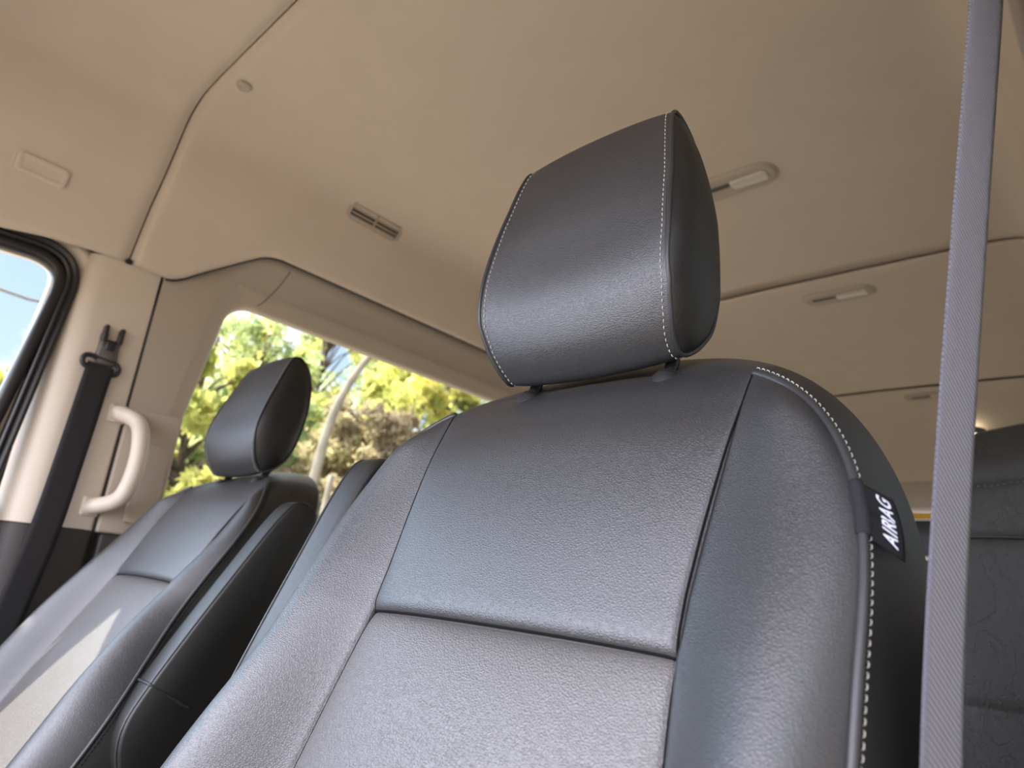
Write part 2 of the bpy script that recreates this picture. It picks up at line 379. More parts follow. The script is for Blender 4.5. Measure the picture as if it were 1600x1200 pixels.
def rounded_opening(outer, win, rad, rings, xf, nc=12):
    """rectangle outer=(y0,y1,z0,z1) with a rounded window win=(y0,y1,z0,z1); rings=[(grow, x)] ending at the glass edge"""
    y0,y1,z0,z1 = outer; a0,a1,b0,b1 = win; rows = []; base = []
    cen = ((a0+a1)/2, (b0+b1)/2); W2, H2 = (a1-a0)/2, (b1-b0)/2
    O = []; B = []
    # per corner: (sy, sz)
    for sy, sz, st in ((1,1,0),(-1,1,90),(-1,-1,180),(1,-1,270)):
        for i in range(nc+1):
            a = math.radians(st+90*i/nc); py = cen[0]+sy*(W2-rad)+rad*math.cos(a); pz = cen[1]+sz*(H2-rad)+rad*math.sin(a)
            O.append((py, pz))
            t = i/nc; cy = y1 if sy > 0 else y0; cz = z1 if sz > 0 else z0
            S_ = (cy, cen[1]+sz*(H2-rad)) if st in (0,180) else (cen[0]+sy*(W2-rad), cz)
            E_ = (cen[0]+sy*(W2-rad), cz) if st in (0,180) else (cy, cen[1]+sz*(H2-rad))
            C_ = (cy, cz)
            if t <= .5: q = (S_[0]+(C_[0]-S_[0])*t*2, S_[1]+(C_[1]-S_[1])*t*2)
            else: q = (C_[0]+(E_[0]-C_[0])*(t*2-1), C_[1]+(E_[1]-C_[1])*(t*2-1))
            B.append(q)
    sl = lambda y, z: y + (.045*(z-.45)/.3 if y < cen[0] else 0)
    rows.append([(xf(y, z), y, z) for y, z in B])
    n = len(O)
    for gr, x in rings:
        k0, k1 = (W2+gr)/W2, (H2+gr)/H2
        rows.append([( x, sl(cen[0]+(y-cen[0])*k0, z), cen[1]+(z-cen[1])*k1) for y, z in O])
    glass = [(rings[-1][1]+.004, sl(y, z), z) for y, z in O]
    return MB().grid(rows, close_v=True), glass
def wallx(y, z): return XL + (0 if z < .76 else .9*(z-.76)*.5)
RINGS = [(.052,XL),(.046,XL-.0015),(.030,XL-.010),(.016,XL-.018),(.008,XL-.022),(.003,XL-.030),(0,XL-.045)]
wins = [((.5325,2.34,.036,.76),(.695,2.22,.10,.712)), ((2.3395,4.05,.036,.76),(2.45,3.85,.10,.712))]
for k, (ou, wi) in enumerate(wins):
    b, gl = rounded_opening(ou, wi, .062, RINGS, lambda y, z: XL)
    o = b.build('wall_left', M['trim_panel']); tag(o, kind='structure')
    g_ = link('window_%d' % (k+1), gl, [tuple(range(len(gl)))], M['glass'] if k == 0 else M['tinted'], smooth=False); tag(g_, kind='structure')
# band above the windows, leaning inward under the lining
band = smoothed([(XL,.76),(XL+.004,.785),(XL+.018,.82),(XL+.035,.85),(XL+.050,.90),(XL+.06,.96)], 5)
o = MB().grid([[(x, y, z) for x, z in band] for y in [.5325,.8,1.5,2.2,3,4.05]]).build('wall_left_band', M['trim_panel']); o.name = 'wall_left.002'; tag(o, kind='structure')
MB().tube([(XL-.002,.795,.722),(XL+.0005,.812,.742),(XL+.0015,.825,.765),(XL+.010,.842,.80),(XL+.022,.850,.825),(XL+.036,.855,.850)], .0012, 6).build('trim_23', M['void'])['kind'] = 'structure'
# dark panel below the windows
o = rbox('trim_7', (XL-.02,2.30,-.40), (.05,3.51,.87), M['darktrim'], bev=.008); tag(o, kind='structure')
# small stepped service panels ahead of the window
o = rbox('trim_8', (XL+.001,.600,.192), (.012,.132,.31), M['trim_panel'], bev=.005); tag(o, kind='structure')
o = rbox('trim_9', (XL+.010,.618,.165), (.012,.070,.20), M['trim_panel'], bev=.005); tag(o, kind='structure')

# ---- passenger door: black sash with glass, beige inner edge, rubber seal round the opening
def corner_path(pts, r, n=10):
    """polyline in (y,z) with its middle corners rounded"""
    P = [Vector(p) for p in pts]; out = [P[0]]
    for i in range(1, len(P)-1):
        a, b, c = P[i-1], P[i], P[i+1]; d1 = (a-b).normalized(); d2 = (c-b).normalized()
        s, e = b+d1*r, b+d2*r
        for j in range(n+1):
            t = j/n; out.append((1-t)**2*s+2*t*(1-t)*b+t*t*e)
    out.append(P[-1]); return out
def sash(name, path, prof, mt, parent=None, kind='structure', x0=-1.87):
    """sweep prof [(offset outward in the wall plane, x)] along a path in (y,z)"""
    rows = []; k = len(path)
    for i, p in enumerate(path):
        t = (path[min(i+1,k-1)]-path[max(i-1,0)]).normalized(); nn = Vector((-t.y, t.x))
        rows.append([(x0+x, p.x+nn.x*o, p.y+nn.y*o) for o, x in prof])
    o = MB().grid(rows, close_v=True).build(name, mt, parent)
    if kind: tag(o, kind=kind)
    return o
# path runs from the front top, round the rear top corner, and down: outward is up / rearward
fp = corner_path([(-.45,.640),(.245,.668),(.325,.655),(.262,.0)], .06)
fp = corner_path([(-.45,.642),(.348,.680),(.265,.0)], .115, 14)
door = sash('door_1', fp, [(-.030,-.030),(-.028,-.012),(-.020,-.006),(-.004,-.004),(.0,-.010),(.0,-.040),(-.02,-.045)], M['rubber'])
gl = [(-1.905,-.9,.10)]+[(-1.905,p.x-.015 if i>14 else p.x,p.y-.015) for i,p in enumerate(fp)]+[(-1.905,.262,.0),(-1.905,-.9,.0)]
g_ = link('window_3', gl, [tuple(range(len(gl)))], M['glass'], smooth=False); tag(g_, kind='structure')
sp = corner_path([(-.45,.655),(.353,.694),(.303,.035)], .11, 14)
sash('trim_10', sp, [(-.042,-.052),(-.041,-.022),(-.030,-.017),(-.012,-.020),(-.012,-.055)], M['trim'])
sash('trim_22', [p for p in sp if p.y > .40], [(.004,-.05),(.010,-.024),(.020,-.012),(.034,-.002),(.055,.0),(.055,-.03)], M['trim'])
seal_prof = [(a*1.3, b) for a, b in [(-.013,-.025),(-.012,-.006),(-.009,.001),(-.005,.002),(-.003,-.003),(.000,-.003),(.003,.004),(.007,.004),(.010,-.002),(.010,-.025)]]
sash('trim_11', sp, seal_prof, M['rubber'])
# door panel below the glass
o = rbox('trim_12', (-1.90,-.30,-.42), (.07,1.20,.86), M['darktrim'], bev=.01); tag(o, kind='structure')
o = rbox('trim_13', (-1.94,-.30,.02), (.05,1.22,.10), M['trim'], bev=.01); tag(o, kind='structure')

# ---- driver side wall, out of the picture to the side
for k, ou in enumerate([((.545,2.34,.036,.76),(.695,2.22,.10,.712)), ((2.3395,4.05,.036,.76),(2.45,3.85,.10,.712))]):
    b, gl = rounded_opening(ou[0], ou[1], .062, RINGS, lambda y, z: XL)
    b.v = [(2*XC-x, y, z) for x, y, z in b.v]; o = b.build('wall_right', M['trim_panel']); tag(o, kind='structure')
    g_ = link('window_%d' % (k+4), [(2*XC-x, y, z) for x, y, z in gl], [tuple(range(len(gl)))], M['tinted'], smooth=False); tag(g_, kind='structure')
o = MB().grid([[(2*XC-x, y, z) for x, z in band] for y in [.545,.8,1.5,2.2,3,4.05]]).build('wall_right.002', M['trim_panel']); tag(o, kind='structure')
o = rbox('trim_14', (2*XC-XL+.02,2.30,-.40), (.05,3.51,.87), M['darktrim'], bev=.008); tag(o, kind='structure')
o = MB().grid([[(2*XC-x, y, -.80+1.5*t) for y, x in ppil] for t in np.linspace(0,1,8)]).build('trim_15', M['trim']); tag(o, kind='structure')

# ---- rear end: header, yellow strip, doors with dark tops and windows
YR = 4.10
rbox('wall_rear', (XC,YR+.10,.99), (2.1,.05,.46), M['darktrim'], bev=.008)['kind'] = 'structure'
o = rbox('wall_rear', (XC,YR+.03,.705), (1.92,.05,.15), M['trim_panel'], bev=.008); tag(o, kind='structure')
o = rbox('trim_16', (XC,YR-.005,.620), (1.70,.03,.020), M['bright_trim'], bev=.006); tag(o, kind='structure')
o = rbox('trim_17', (XC,YR+.01,.590), (1.70,.03,.036), M['yellow'], bev=.006); tag(o, kind='structure')
for sgn, nm in ((-1,'door_2'),(1,'door_3')):
    cx = XC-.035+sgn*.44
    d = rbox(nm, (cx,YR+.05,.478), (.868,.05,.19), M['blackplastic'], bev=.008); tag(d, kind='structure')
    rbox('lower_panel', (cx,YR+.05,-.42), (.868,.05,.80), M['darktrim'], d, bev=.008)
    for sx in (-.39,.405): rbox('door_frame', (cx+sgn*sx,YR+.05,.19), (.06,.05,.42), M['darktrim'], d, bev=.008)
    rbox('hinge_cover', (cx,YR+.03,.374), (.84,.02,.022), M['bright_trim'], d, bev=.004)
    g_ = link('pane', [(cx-.38,YR+.05,0),(cx+.38,YR+.05,0),(cx+.38,YR+.05,.38),(cx-.38,YR+.05,.38)], [(0,1,2,3)], M['glass'], d, smooth=False)

# ================================================================== THE SEATS
RECL = math.radians(20)
A_, B_, P_, H0 = .275, .251, 2.6, .13
A2, B2, P2 = .287, .334, 2.35
def arc(phi, a, b, p): return a*math.cos(phi)**(2/p), H0+b*math.sin(phi)**(2/p)
def rimx(h, sg=1): return A_+(.040 if sg < 0 else .002)*float(sstep(.09,-.14,h)) if h <= H0 else A_*max(0, 1-((h-H0)/B_)**P_)**(1/P_)
def top(x): return H0+B_*max(0, 1-(abs(x)/A_)**P_)**(1/P_)
SH = np.array([[-.6,.186],[-.2,.186],[-.05,.178],[.03,.171],[.08,.166],[.113,.163],[.155,.163],[.20,.166],[.26,.171],[.32,.176],[.40,.180]])
def S(h): return float(np.interp(h, SH[:,0], SH[:,1]))
US = .62; VS = .70
HS = .114          # height of the cross seam
def rim_d(x, h):
    a = abs(x); t = float(1-sstep(.06,.24,a))*float(sstep(.16,.34,h))
    return .012 - .012*float(sstep(.10,.34,h)) - .030*t
def D(x, h, u, v):
    """forward depth of the front cover"""
    a = abs(x); s = S(h); lower = v < VS
    dist = abs(a-s)
    gs = math.exp(-dist/.010); gn = math.exp(-(dist/.0022)**2)
    if abs(u) <= US:
        q = min(1, a/s)
        if lower:
            d = .013*(1-q**2.2)*(.30+.70*math.sin(min(1,(HS-h)/.09)*PI/2)) - .0050*math.exp(-(HS-h)/.010)
        else:
            k = (h-HS); d = .009*(1-q**2.4) + .003*math.exp(-k/.04) - .0065*math.exp(-k/.0055) + .004*math.sin(min(1,k/.2)*PI)
    else:
        t = min(1, (abs(u)-US)/(1-US))
        hb = .041 - .026*float(sstep(-.02,.25,h)) + (.020 if x < 0 else .006)*float(sstep(.09,-.12,h))
        d = hb*math.sin(min(1,t/.66)*PI/2)**1.5*(1-max(0,(t-.45)/.55)**3.6) + rim_d(x,h)*t
    d -= .0022*gs*(.3+.7*(1-float(sstep(.12,.30,h)))) + .0014*gn
    k = max(0, 1-(1-v)*(H0+B_-HS)/(1-VS)/(.115-.060*float(sstep(US-.12,US+.22,abs(u)))))
    f = k**2.6
    return d*(1-f) + rim_d(x, top(x))*f
def nodes(brk, dens, nbase):
    """1-d nodes on [a,b] with extra density near brk values"""
    x = np.linspace(brk[0], brk[-1], 4000); rho = np.ones_like(x)
    for c, wd, am in dens: rho += am*np.exp(-((x-c)/wd)**2)
    cu = np.concatenate([[0], np.cumsum((rho[1:]+rho[:-1])/2)]); cu /= cu[-1]
    v = np.interp(np.linspace(0,1,nbase+1), cu, x)
    for c in brk[1:-1]: v[np.argmin(abs(v-c))] = c
    return v

uu = nodes([-1,-US,US,1], [(-US,.03,6),(US,.03,6),(-1,.06,2),(1,.06,2)], 190)
vv = nodes([0,VS,1], [(VS,.02,5),(1,.05,1.5),(VS,.1,1)], 220)
PHC = math.radians(38); XC_, HC_ = arc(PHC, A_, B_, P_)
BOT = -.50
def front_pt(u, v):
    a = abs(u); st = S(.355)
    xt = st*a/US if a <= US else st+(XC_-st)*(a-US)/(1-US)      # where this column meets the top edge
    T = top(xt)
    hh = lambda t_: BOT+(HS-BOT)*v/VS if v <= VS else HS+(t_-HS)*(v-VS)/(1-VS)
    h = hh(T); rx = rimx(hh(HC_), u) if v < 1 else XC_
    s = S(h) if v < .98 else S(h)+(st-S(h))*(v-.98)/.02
    x = s*a/US if a <= US else s+(rx-s)*(a-US)/(1-US)
    return math.copysign(x, u), h
FR = [[None]*len(vv) for _ in uu]
for i, u in enumerate(uu):
    for j, v in enumerate(vv):
        x, h = front_pt(u, v); FR[i][j] = (x, -D(x, h, u, v), h)
iL, iR = int(np.argmin(abs(uu+US))), int(np.argmin(abs(uu-US))); jS = int(np.argmin(abs(vv-VS)))
def sub(i0, i1, j0, j1): return [FR[i][j0:j1+1] for i in range(i0, i1+1)]
# rim loop, left bottom -> top -> right bottom
rim = [FR[0][j] for j in range(len(vv))] + [FR[i][-1] for i in range(1, len(uu))] + [FR[-1][j] for j in range(len(vv)-2, -1, -1)]
KW = 22
def side_pt(p, t):
    """from a rim point p (x,y,h), t=0 on the rim, 1 on the back edge"""
    x, y, h = p; sg = 1 if x >= 0 else -1
    if h > H0:
        c = min(1, abs(x)/A_)**(P_/2); s_ = min(1, (h-H0)/B_)**(P_/2); phi = math.atan2(s_, c)
        x2, h2 = arc(min(PI/2-1e-6, max(1e-6, phi)), A2, B2, P2)
    else: x2, h2, phi = A2+(.040 if sg < 0 else .002)*float(sstep(.09,-.14,h)), h, 0
    q = math.sin(t*PI/2)**.8 if t < 1 else 1
    q = t**.75
    xx = abs(x)+(x2-abs(x))*q; hh = h+(h2-h)*q
    e = float(sstep(.86,1.0,t)); bul = .006*math.sin(PI*min(1,t*1.05))
    nx, nh = math.cos(phi), math.sin(phi)
    d = -y; d2 = -.118
    dd = d+(d2-d)*t
    xx += nx*(bul-.012*e*e); hh += nh*(bul-.012*e*e)
    # crease just behind the piping
    cr = .0025*math.exp(-t/.018); xx -= nx*cr; hh -= nh*cr
    return (sg*xx, -dd, hh)
ts = [0,.01,.025,.045,.07,.10,.14,.19,.25,.31,.38,.45,.52,.59,.66,.73,.79,.84,.88,.92,.96,.985,1.0]
SIDE = [[side_pt(p, t) for t in ts] for p in rim]
nr = len(rim); mid = nr//2
cap_l, cap_r = int(next(i for i in range(nr) if rim[i][0] > -.176 and rim[i][2] > .2)), int(next(i for i in range(nr-1,0,-1) if rim[i][0] < .176 and rim[i][2] > .2))

def seat(name, loc, recl, cat, label, group=None, proto=None, mirror=False):
    root = empty(name, loc); tag(root, label, cat, group); return root
ORI = Vector((-.40, .375877, -.136808)); FLOOR = -.80
driver = seat('car_seat', (ORI.x, ORI.y, FLOOR), RECL, 'seat', 'nearest black leather driver seat with a white AIRBAG tag on its side', 'front seats')
def part(name, mb, mt, parent=driver, sm=True):
    o = mb.build(name, mt, parent, sm) if isinstance(mb, MB) else mb
    if parent is driver: o.location = (0,0,ORI.z-FLOOR); o.rotation_euler = (-RECL,0,0)
    return o
part('upper_centre_panel', MB().grid(sub(iL,iR,jS,len(vv)-1)), M['leather'])
part('lower_centre_panel', MB().grid(sub(iL,iR,0,jS)), M['leather_insert'])['label'] = 'coarser grained lower panel'
part('side_bolster', MB().grid(sub(0,iL,0,len(vv)-1)), M['leather'])
part('side_bolster', MB().grid(sub(iR,len(uu)-1,0,len(vv)-1)), M['leather'])
part('side_panel', MB().grid(SIDE[:cap_l+1]), M['leather_side'])
part('top_panel', MB().grid(SIDE[cap_l:cap_r+1]), M['leather'])
part('side_panel', MB().grid(SIDE[cap_r:]), M['leather_side'])
# back shell
bk = [SIDE[i][-1] for i in range(0, nr, 2)]; n = len(bk)
part('back_shell', MB().grid([[( p[0]*k, p[1]+.012*(1-k), BOT+(p[2]-BOT)*(k if k>.0 else 0)) for p in bk] for k in (1,.97,.9,.7,.4,.05)]), M['blackplastic'])
# piping with the bead tucked against the rim
def rimcurve(lo, hi, off=.0):
    seg = rim[lo:hi+1]; return resample(smoothed(seg[::4]+[seg[-1]], 2), .005), seg
for lo, hi in ((0,cap_l),(cap_r,nr-1)):
    c, _ = rimcurve(lo, hi)
    cc = []
    for p in c:
        sg = 1 if p[0] > 0 else -1
        phi = 0 if p[2] < H0 else math.atan2(min(1,(p[2]-H0)/B_)**(P_/2), min(1,abs(p[0])/A_)**(P_/2))
        cc.append((p[0]+sg*math.cos(phi)*.0012, p[1]+.0005, p[2]+math.sin(phi)*.0012))
    part('piping', MB().tube(cc, .0034, 8), M['piping'])
def stitches(curve, nrm, mt, parent, ln=.0040, gap=.0018, r=.00055, name='stitching', lift=.0005):
    P = resample(curve, .0008); d = np.concatenate([[0], np.cumsum(np.linalg.norm(np.diff(P, axis=0), axis=1))])
    b = MB(); s = 0
    Nn = np.array(nrm) if len(nrm) == len(curve) else None
    dc = np.concatenate([[0], np.cumsum(np.linalg.norm(np.diff(np.array(curve), axis=0), axis=1))])
    while s+ln < d[-1]:
        pts = []
        for f in (0,.25,.5,.75,1):
            q = np.array([np.interp(s+ln*f, d, P[:,k]) for k in range(3)])
            nn = np.array([np.interp(s+ln*f, dc, Nn[:,k]) for k in range(3)]); nn /= np.linalg.norm(nn)+1e-9
            pts.append(q+nn*(lift-(.0011 if f in (0,1) else 0)))
        b.tube(pts, [r*.5,r,r*1.05,r,r*.5], 5); s += ln+gap
    return part(name, b, mt, parent)
def side_stitch(lo, hi, t, off=.0003):
    idx = list(range(lo, hi+1, 3)); C_ = []; Nn = []
    for i in idx:
        p = np.array(side_pt(rim[i], t)); a = np.array(side_pt(rim[i], t+.01))-p
        b = np.array(side_pt(rim[min(i+1,nr-1)], t))-np.array(side_pt(rim[max(i-1,0)], t))
        nn = np.cross(b, a); nn /= np.linalg.norm(nn)
        if nn[0]*p[0] < 0 and abs(p[0]) > .1: nn = -nn
        C_.append(p+nn*off); Nn.append(nn)
    return C_, Nn
for lo, hi in ((0,cap_l),(cap_r,nr-1)):
    C_, Nn = side_stitch(lo, hi, .062, .0008); st = stitches(C_, Nn, M['thread'] if lo else M['thread_dark'], driver)
    st['label'] = 'pale grey stitching' if lo else 'black stitching'
# dark seam threads
def seam_thread(pts, r=.0010): return part('seam', MB().tube(resample(pts, .004), r, 5), M['thread_dark'])
for i in (iL, iR): seam_thread([np.array(FR[i][j])+np.array((0,.0002,0)) for j in range(len(vv))])
seam_thread([np.array(FR[i][jS])+np.array((0,-.0001,0)) for i in range(iL, iR+1)], .0013)

# airbag tag, folded over the piping on the outboard side
def near_rim(h): return min(range(nr//2, nr), key=lambda i: abs(rim[i][2]-h))
i0, i1 = near_rim(.236), near_rim(.196)
sleeve = [np.array(rim[i]) for i in range(i0, i1+1, 1)]
sleeve = [p+np.array((.0014,.0005,0)) for p in sleeve]
sl = part('tag_sleeve', MB().tube(resample(sleeve, .003), .0044, 10, ry=.0048), M['tag'])
rows = []
for f in np.linspace(0, 1, 12):
    i = int(round(i0+(i1-i0)*f)); row = []
    for g_ in np.linspace(0, 1, 12):
        t = .030+.235*g_; p = np.array(side_pt(rim[i], t)); 
        a = np.array(side_pt(rim[i], t+.01))-p; b = np.array(side_pt(rim[i+1], t))-np.array(side_pt(rim[i-1], t))
        nn = np.cross(b, a); nn /= np.linalg.norm(nn); nn = nn if nn[0] > 0 else -nn
        row.append(p+nn*(.0012+.006*g_**1.3+.0015*math.sin(PI*f)*g_)+np.array((0,0,-.007*g_)))
    rows.append(row)
TG = np.array(rows)
tg = MB().grid(rows).build('airbag_tag', M['tag'], driver); part('airbag_tag', tg, None)
md = tg.modifiers.new('thickness','SOLIDIFY'); md.thickness = .0007
tg['label'] = 'black woven tag reading AIRBAG in white'
def tag_at(a, b):
    """a along the height 0..1 (top to bottom), b outward 0..1"""
    fa, fb = a*11, b*11; i, j = min(10,int(max(0,fa))), min(10,int(max(0,fb))); fa -= i; fb -= j
    return (TG[i,j]*(1-fa)*(1-fb)+TG[i+1,j]*fa*(1-fb)+TG[i,j+1]*(1-fa)*fb+TG[i+1,j+1]*fa*fb)
tcu = bpy.data.curves.new('airbag_text', 'FONT'); tcu.body = 'AIRBAG'; tcu.size = 1; tcu.shear = .25; tcu.offset = .028; tcu.space_character = 1.12; tcu.resolution_u = 4
to = bpy.data.objects.new('airbag_text', tcu); COL.objects.link(to)
bpy.context.view_layer.update()
tm = bpy.data.meshes.new_from_object(to.evaluated_get(bpy.context.evaluated_depsgraph_get())); bpy.data.objects.remove(to)
bm = bmesh.new(); bm.from_mesh(tm); bmesh.ops.triangulate(bm, faces=bm.faces); bm.to_mesh(tm); bm.free()
co = np.array([v.co[:] for v in tm.vertices]); mn, mx = co.min(0), co.max(0)
verts = []
nT = np.cross(TG[5,6]-TG[4,6], TG[4,7]-TG[4,6]); nT /= np.linalg.norm(nT); nT = nT if nT[0] > 0 else -nT
for c in co:
    u = (c[0]-mn[0])/(mx[0]-mn[0]); v = (c[1]-mn[1])/(mx[1]-mn[1])
    # text runs upward: start (u=0) at the bottom; the letter tops point towards the piping
    a = .92-.84*u; b = .80-.38*v
    verts.append(tag_at(a, b)+nT*.0007)
txt = link('airbag_lettering', verts, [tuple(p.vertices) for p in tm.polygons], M['tag_text'], tg, smooth=False, normals=False)

# ---- headrest: cover swept round its side profile, two D-shaped side pieces, piping, stitching, posts
cr_, sr_ = math.cos(RECL), math.sin(RECL)
def to_local(y, z):
    y, z = y-ORI.y, z-ORI.z; return y*cr_-z*sr_, y*sr_+z*cr_       # (local y, local h)
prof_w = [(.500,.226),(.484,.247),(.471,.280),(.469,.315),(.475,.365),(.486,.42),(.496,.462),(.506,.482),(.524,.486),(.547,.470),(.564,.43),(.571,.38),(.569,.32),(.559,.265),(.540,.232),(.519,.217)]
HP = np.array(smoothed([to_local(y, z) for y, z in prof_w], 10, closed=True)); HN = len(HP)
hc = HP.mean(0)
HLO, HHI = HP[:,1].min(), HP[:,1].max()
def hw(h):
    t = (h-HLO)/(HHI-HLO); return float(np.interp(t, [0,.06,.15,.35,.6,.85,1], [.106,.112,.117,.117,.111,.101,.094]))
HXC = -.002
frontness = lambda p: float(sstep(hc[0]+.01, hc[0]-.04, p[0]))
cover = []
nx_ = 44
ss = np.concatenate([np.linspace(-1,-.9,8)[:-1], np.linspace(-.9,.9,nx_), np.linspace(.9,1,8)[1:]])
def hcover(k, s):
    p = HP[k]; w_ = hw(p[1]); x = s*w_
    e = 1-abs(s)**10*.05
    tt = (p[1]-HLO)/(HHI-HLO)
    crown = .006*(1-s*s) - .004*math.exp(-(1-abs(s))*w_/.010)*.5
    v = p-hc; ln = np.linalg.norm(v); q = p+v/ln*(crown*(1-1.6*frontness(p)*float(sstep(.95,.3,tt))) )
    return (HXC+x, q[0], q[1])
cover = [[hcover(k, s) for k in range(HN)] for s in ss]
hr = part('headrest', MB().grid(cover, close_v=True), M['leather_side']); hr.data.materials[0] = M['leather']
hr['label'] = 'black leather headrest with pale stitching'
def sub_part(name, mb, mt, sm=True):
    o = mb.build(name, mt, hr, sm); return o
for sg in (-1, 1):
    rows = []
    for k_ in (1.0,.985,.96,.92,.86,.78,.68,.55,.4,.25,.1,.02):
        row = []
        for k in range(HN):
            p0 = hcover(k, sg); q = hc+(np.array(p0[1:])-hc)*k_
            wq = hw(q[1]); bul = .015*(1-k_**3.5) - .003*math.exp(-(1-k_)/.02)
            row.append((HXC+sg*(wq+bul), q[0], q[1]))
        rows.append(row)
    b = MB().grid(rows, close_v=True); b.f.append(tuple(range((len(rows)-1)*HN, len(rows)*HN)))
    sub_part('side_cover', b, M['leather_side'])
    ring = [np.array(hcover(k, sg))+np.array((sg*.0008,0,0)) for k in range(HN)]
    sub_part('headrest_piping', MB().tube(ring[::2], .0022, 8, closed=True), M['piping'])
    # stitch line on the cover beside the piping
    C_, Nn = [], []
    for k in range(0, HN+1):
        kk = k % HN; p = np.array(hcover(kk, sg*(1-.0065/hw(HP[kk][1])))); a = np.array(hcover((kk+1)%HN, sg*.94))-np.array(hcover(kk-1, sg*.94))
        nn = np.cross(a, (1,0,0)); nn /= np.linalg.norm(nn); v = np.array((0,p[1]-hc[0],p[2]-hc[1]))
        if nn@v < 0: nn = -nn
        C_.append(p); Nn.append(nn)
    st = stitches(C_, Nn, M['thread'], hr, ln=.0040, gap=.0020, r=.00055); st['label'] = 'pale grey stitching'
# posts and collars
for sg in (-1, 1):
    a = Vector((HXC+sg*.088, -.0, HLO+.03)); 
    pb = np.array(to_local(.553,.262))
    sub_part('post', MB().tube([(HXC+sg*.085, pb[0], pb[1]+.01),(HXC+sg*.085, pb[0], HLO),(HXC+sg*.085, pb[0], HLO-.05)], .0065, 12), M['blackplastic'])
    part('post_collar', MB().tube([(HXC+sg*.085, pb[0], .34),(HXC+sg*.085, pb[0], HLO-.010),(HXC+sg*.085, pb[0], HLO-.004)], [.015,.015,.012], 16), M['blackplastic'])

# ---- folded-up armrest beside the backrest
def armrest(sg, parent, mats=True):
    """sg=-1: inboard side of the driver seat"""
    out = [(-.002,.285),(-.014,.303),(-.034,.308),(-.054,.300),(-.064,.275),(-.076,.20),(-.095,.08),(-.100,-.05),(-.098,-.11),(-.082,-.150),(-.050,-.162),(-.020,-.145),(.003,-.110),(.010,-.06),(.010,.05),(.007,.16),(.004,.24)]
    O = np.array(smoothed(out, 6, closed=True)); c = O.mean(0); x0, x1 = .296, .350
    rows = []
    for x, k in ((x0,.90),(x0+.002,.95),(x0+.006,.985),(x0+.012,1),(x1-.012,1),(x1-.006,.985),(x1-.002,.95),(x1,.90)):
        rows.append([(sg*x, -(c[0]+(p[0]-c[0])*k), c[1]+(p[1]-c[1])*(1-(1-k)*.35)) for p in O])
    b = MB(); 
    # cushion (upper) and hinge end (lower) are split at the cover's hem
    n = len(O); b.grid(rows, close_v=True)
    b.f.append(tuple(range(n))[::-1]); b.f.append(tuple(range(7*n,8*n)))
    o = b.build('armrest', M['leather_side'], parent)
    rr = [np.array(rows[5][k])+np.array((sg*.0006,0,0)) for k in range(n)]
    MB().tube(rr[::2], .0018, 6, closed=True).build('armrest_piping', M['piping'], o)
    hem = [(sg*x, -d, -.045) for x, d in ((x0+.001,-.02),(x0+.002,.006),(x0+.010,.0118),(x0+.027,.0125),(x1-.010,.0118),(x1-.002,.006),(x1-.0003,-.02),(x1+.0005,-.06))]
    MB().tube(smoothed(hem,4), .0022, 6).build('cover_hem', M['piping'], o)
    # hinge arm running to the seat frame
    MB().tube([(sg*.27,.06,-.12),(sg*.31,.06,-.12)], .03, 20).build('hinge_pivot', M['blackplastic'], o)
    return o
ar = armrest(-1, driver); ar.location = (0,.010,ORI.z-FLOOR); ar.rotation_euler = (-RECL,0,0)

# seat cushion and base, below the frame
def cushion(parent):
    o = rbox('seat_cushion', (0,-.30,.235), (.52,.54,.13), M['leather_insert'], parent, bev=.05, seg=5)
    b = rbox('seat_base', (0,-.26,.09), (.44,.46,.17), M['blackplastic'], parent, bev=.02); return o
cushion(driver)

# ---- passenger seat: a copy, leaning back further, its armrest on the other side
REC2 = math.radians(28.5)
PO = Vector((-1.447, .467877, -.146808))
passenger = driver.copy(); COL.objects.link(passenger); passenger.location = (PO.x, PO.y, FLOOR)
passenger['label'] = 'front passenger seat, black leather, reclined beside the taupe window pillar'
SKIP = ('airbag_tag','tag_sleeve')
for ch in list(driver.children):
    if ch.name.split('.')[0] in SKIP: continue
    c = ch.copy(); COL.objects.link(c); c.parent = passenger
    nm = ch.name.split('.')[0]
    if nm not in ('seat_cushion','seat_base'):
        c.location = (0,0 if nm != 'armrest' else .004,PO.z-FLOOR); c.rotation_euler = (-REC2,0,0); c.scale = (-1,1,1)
    for g_ in ch.children:
        d = g_.copy(); COL.objects.link(d); d.parent = c

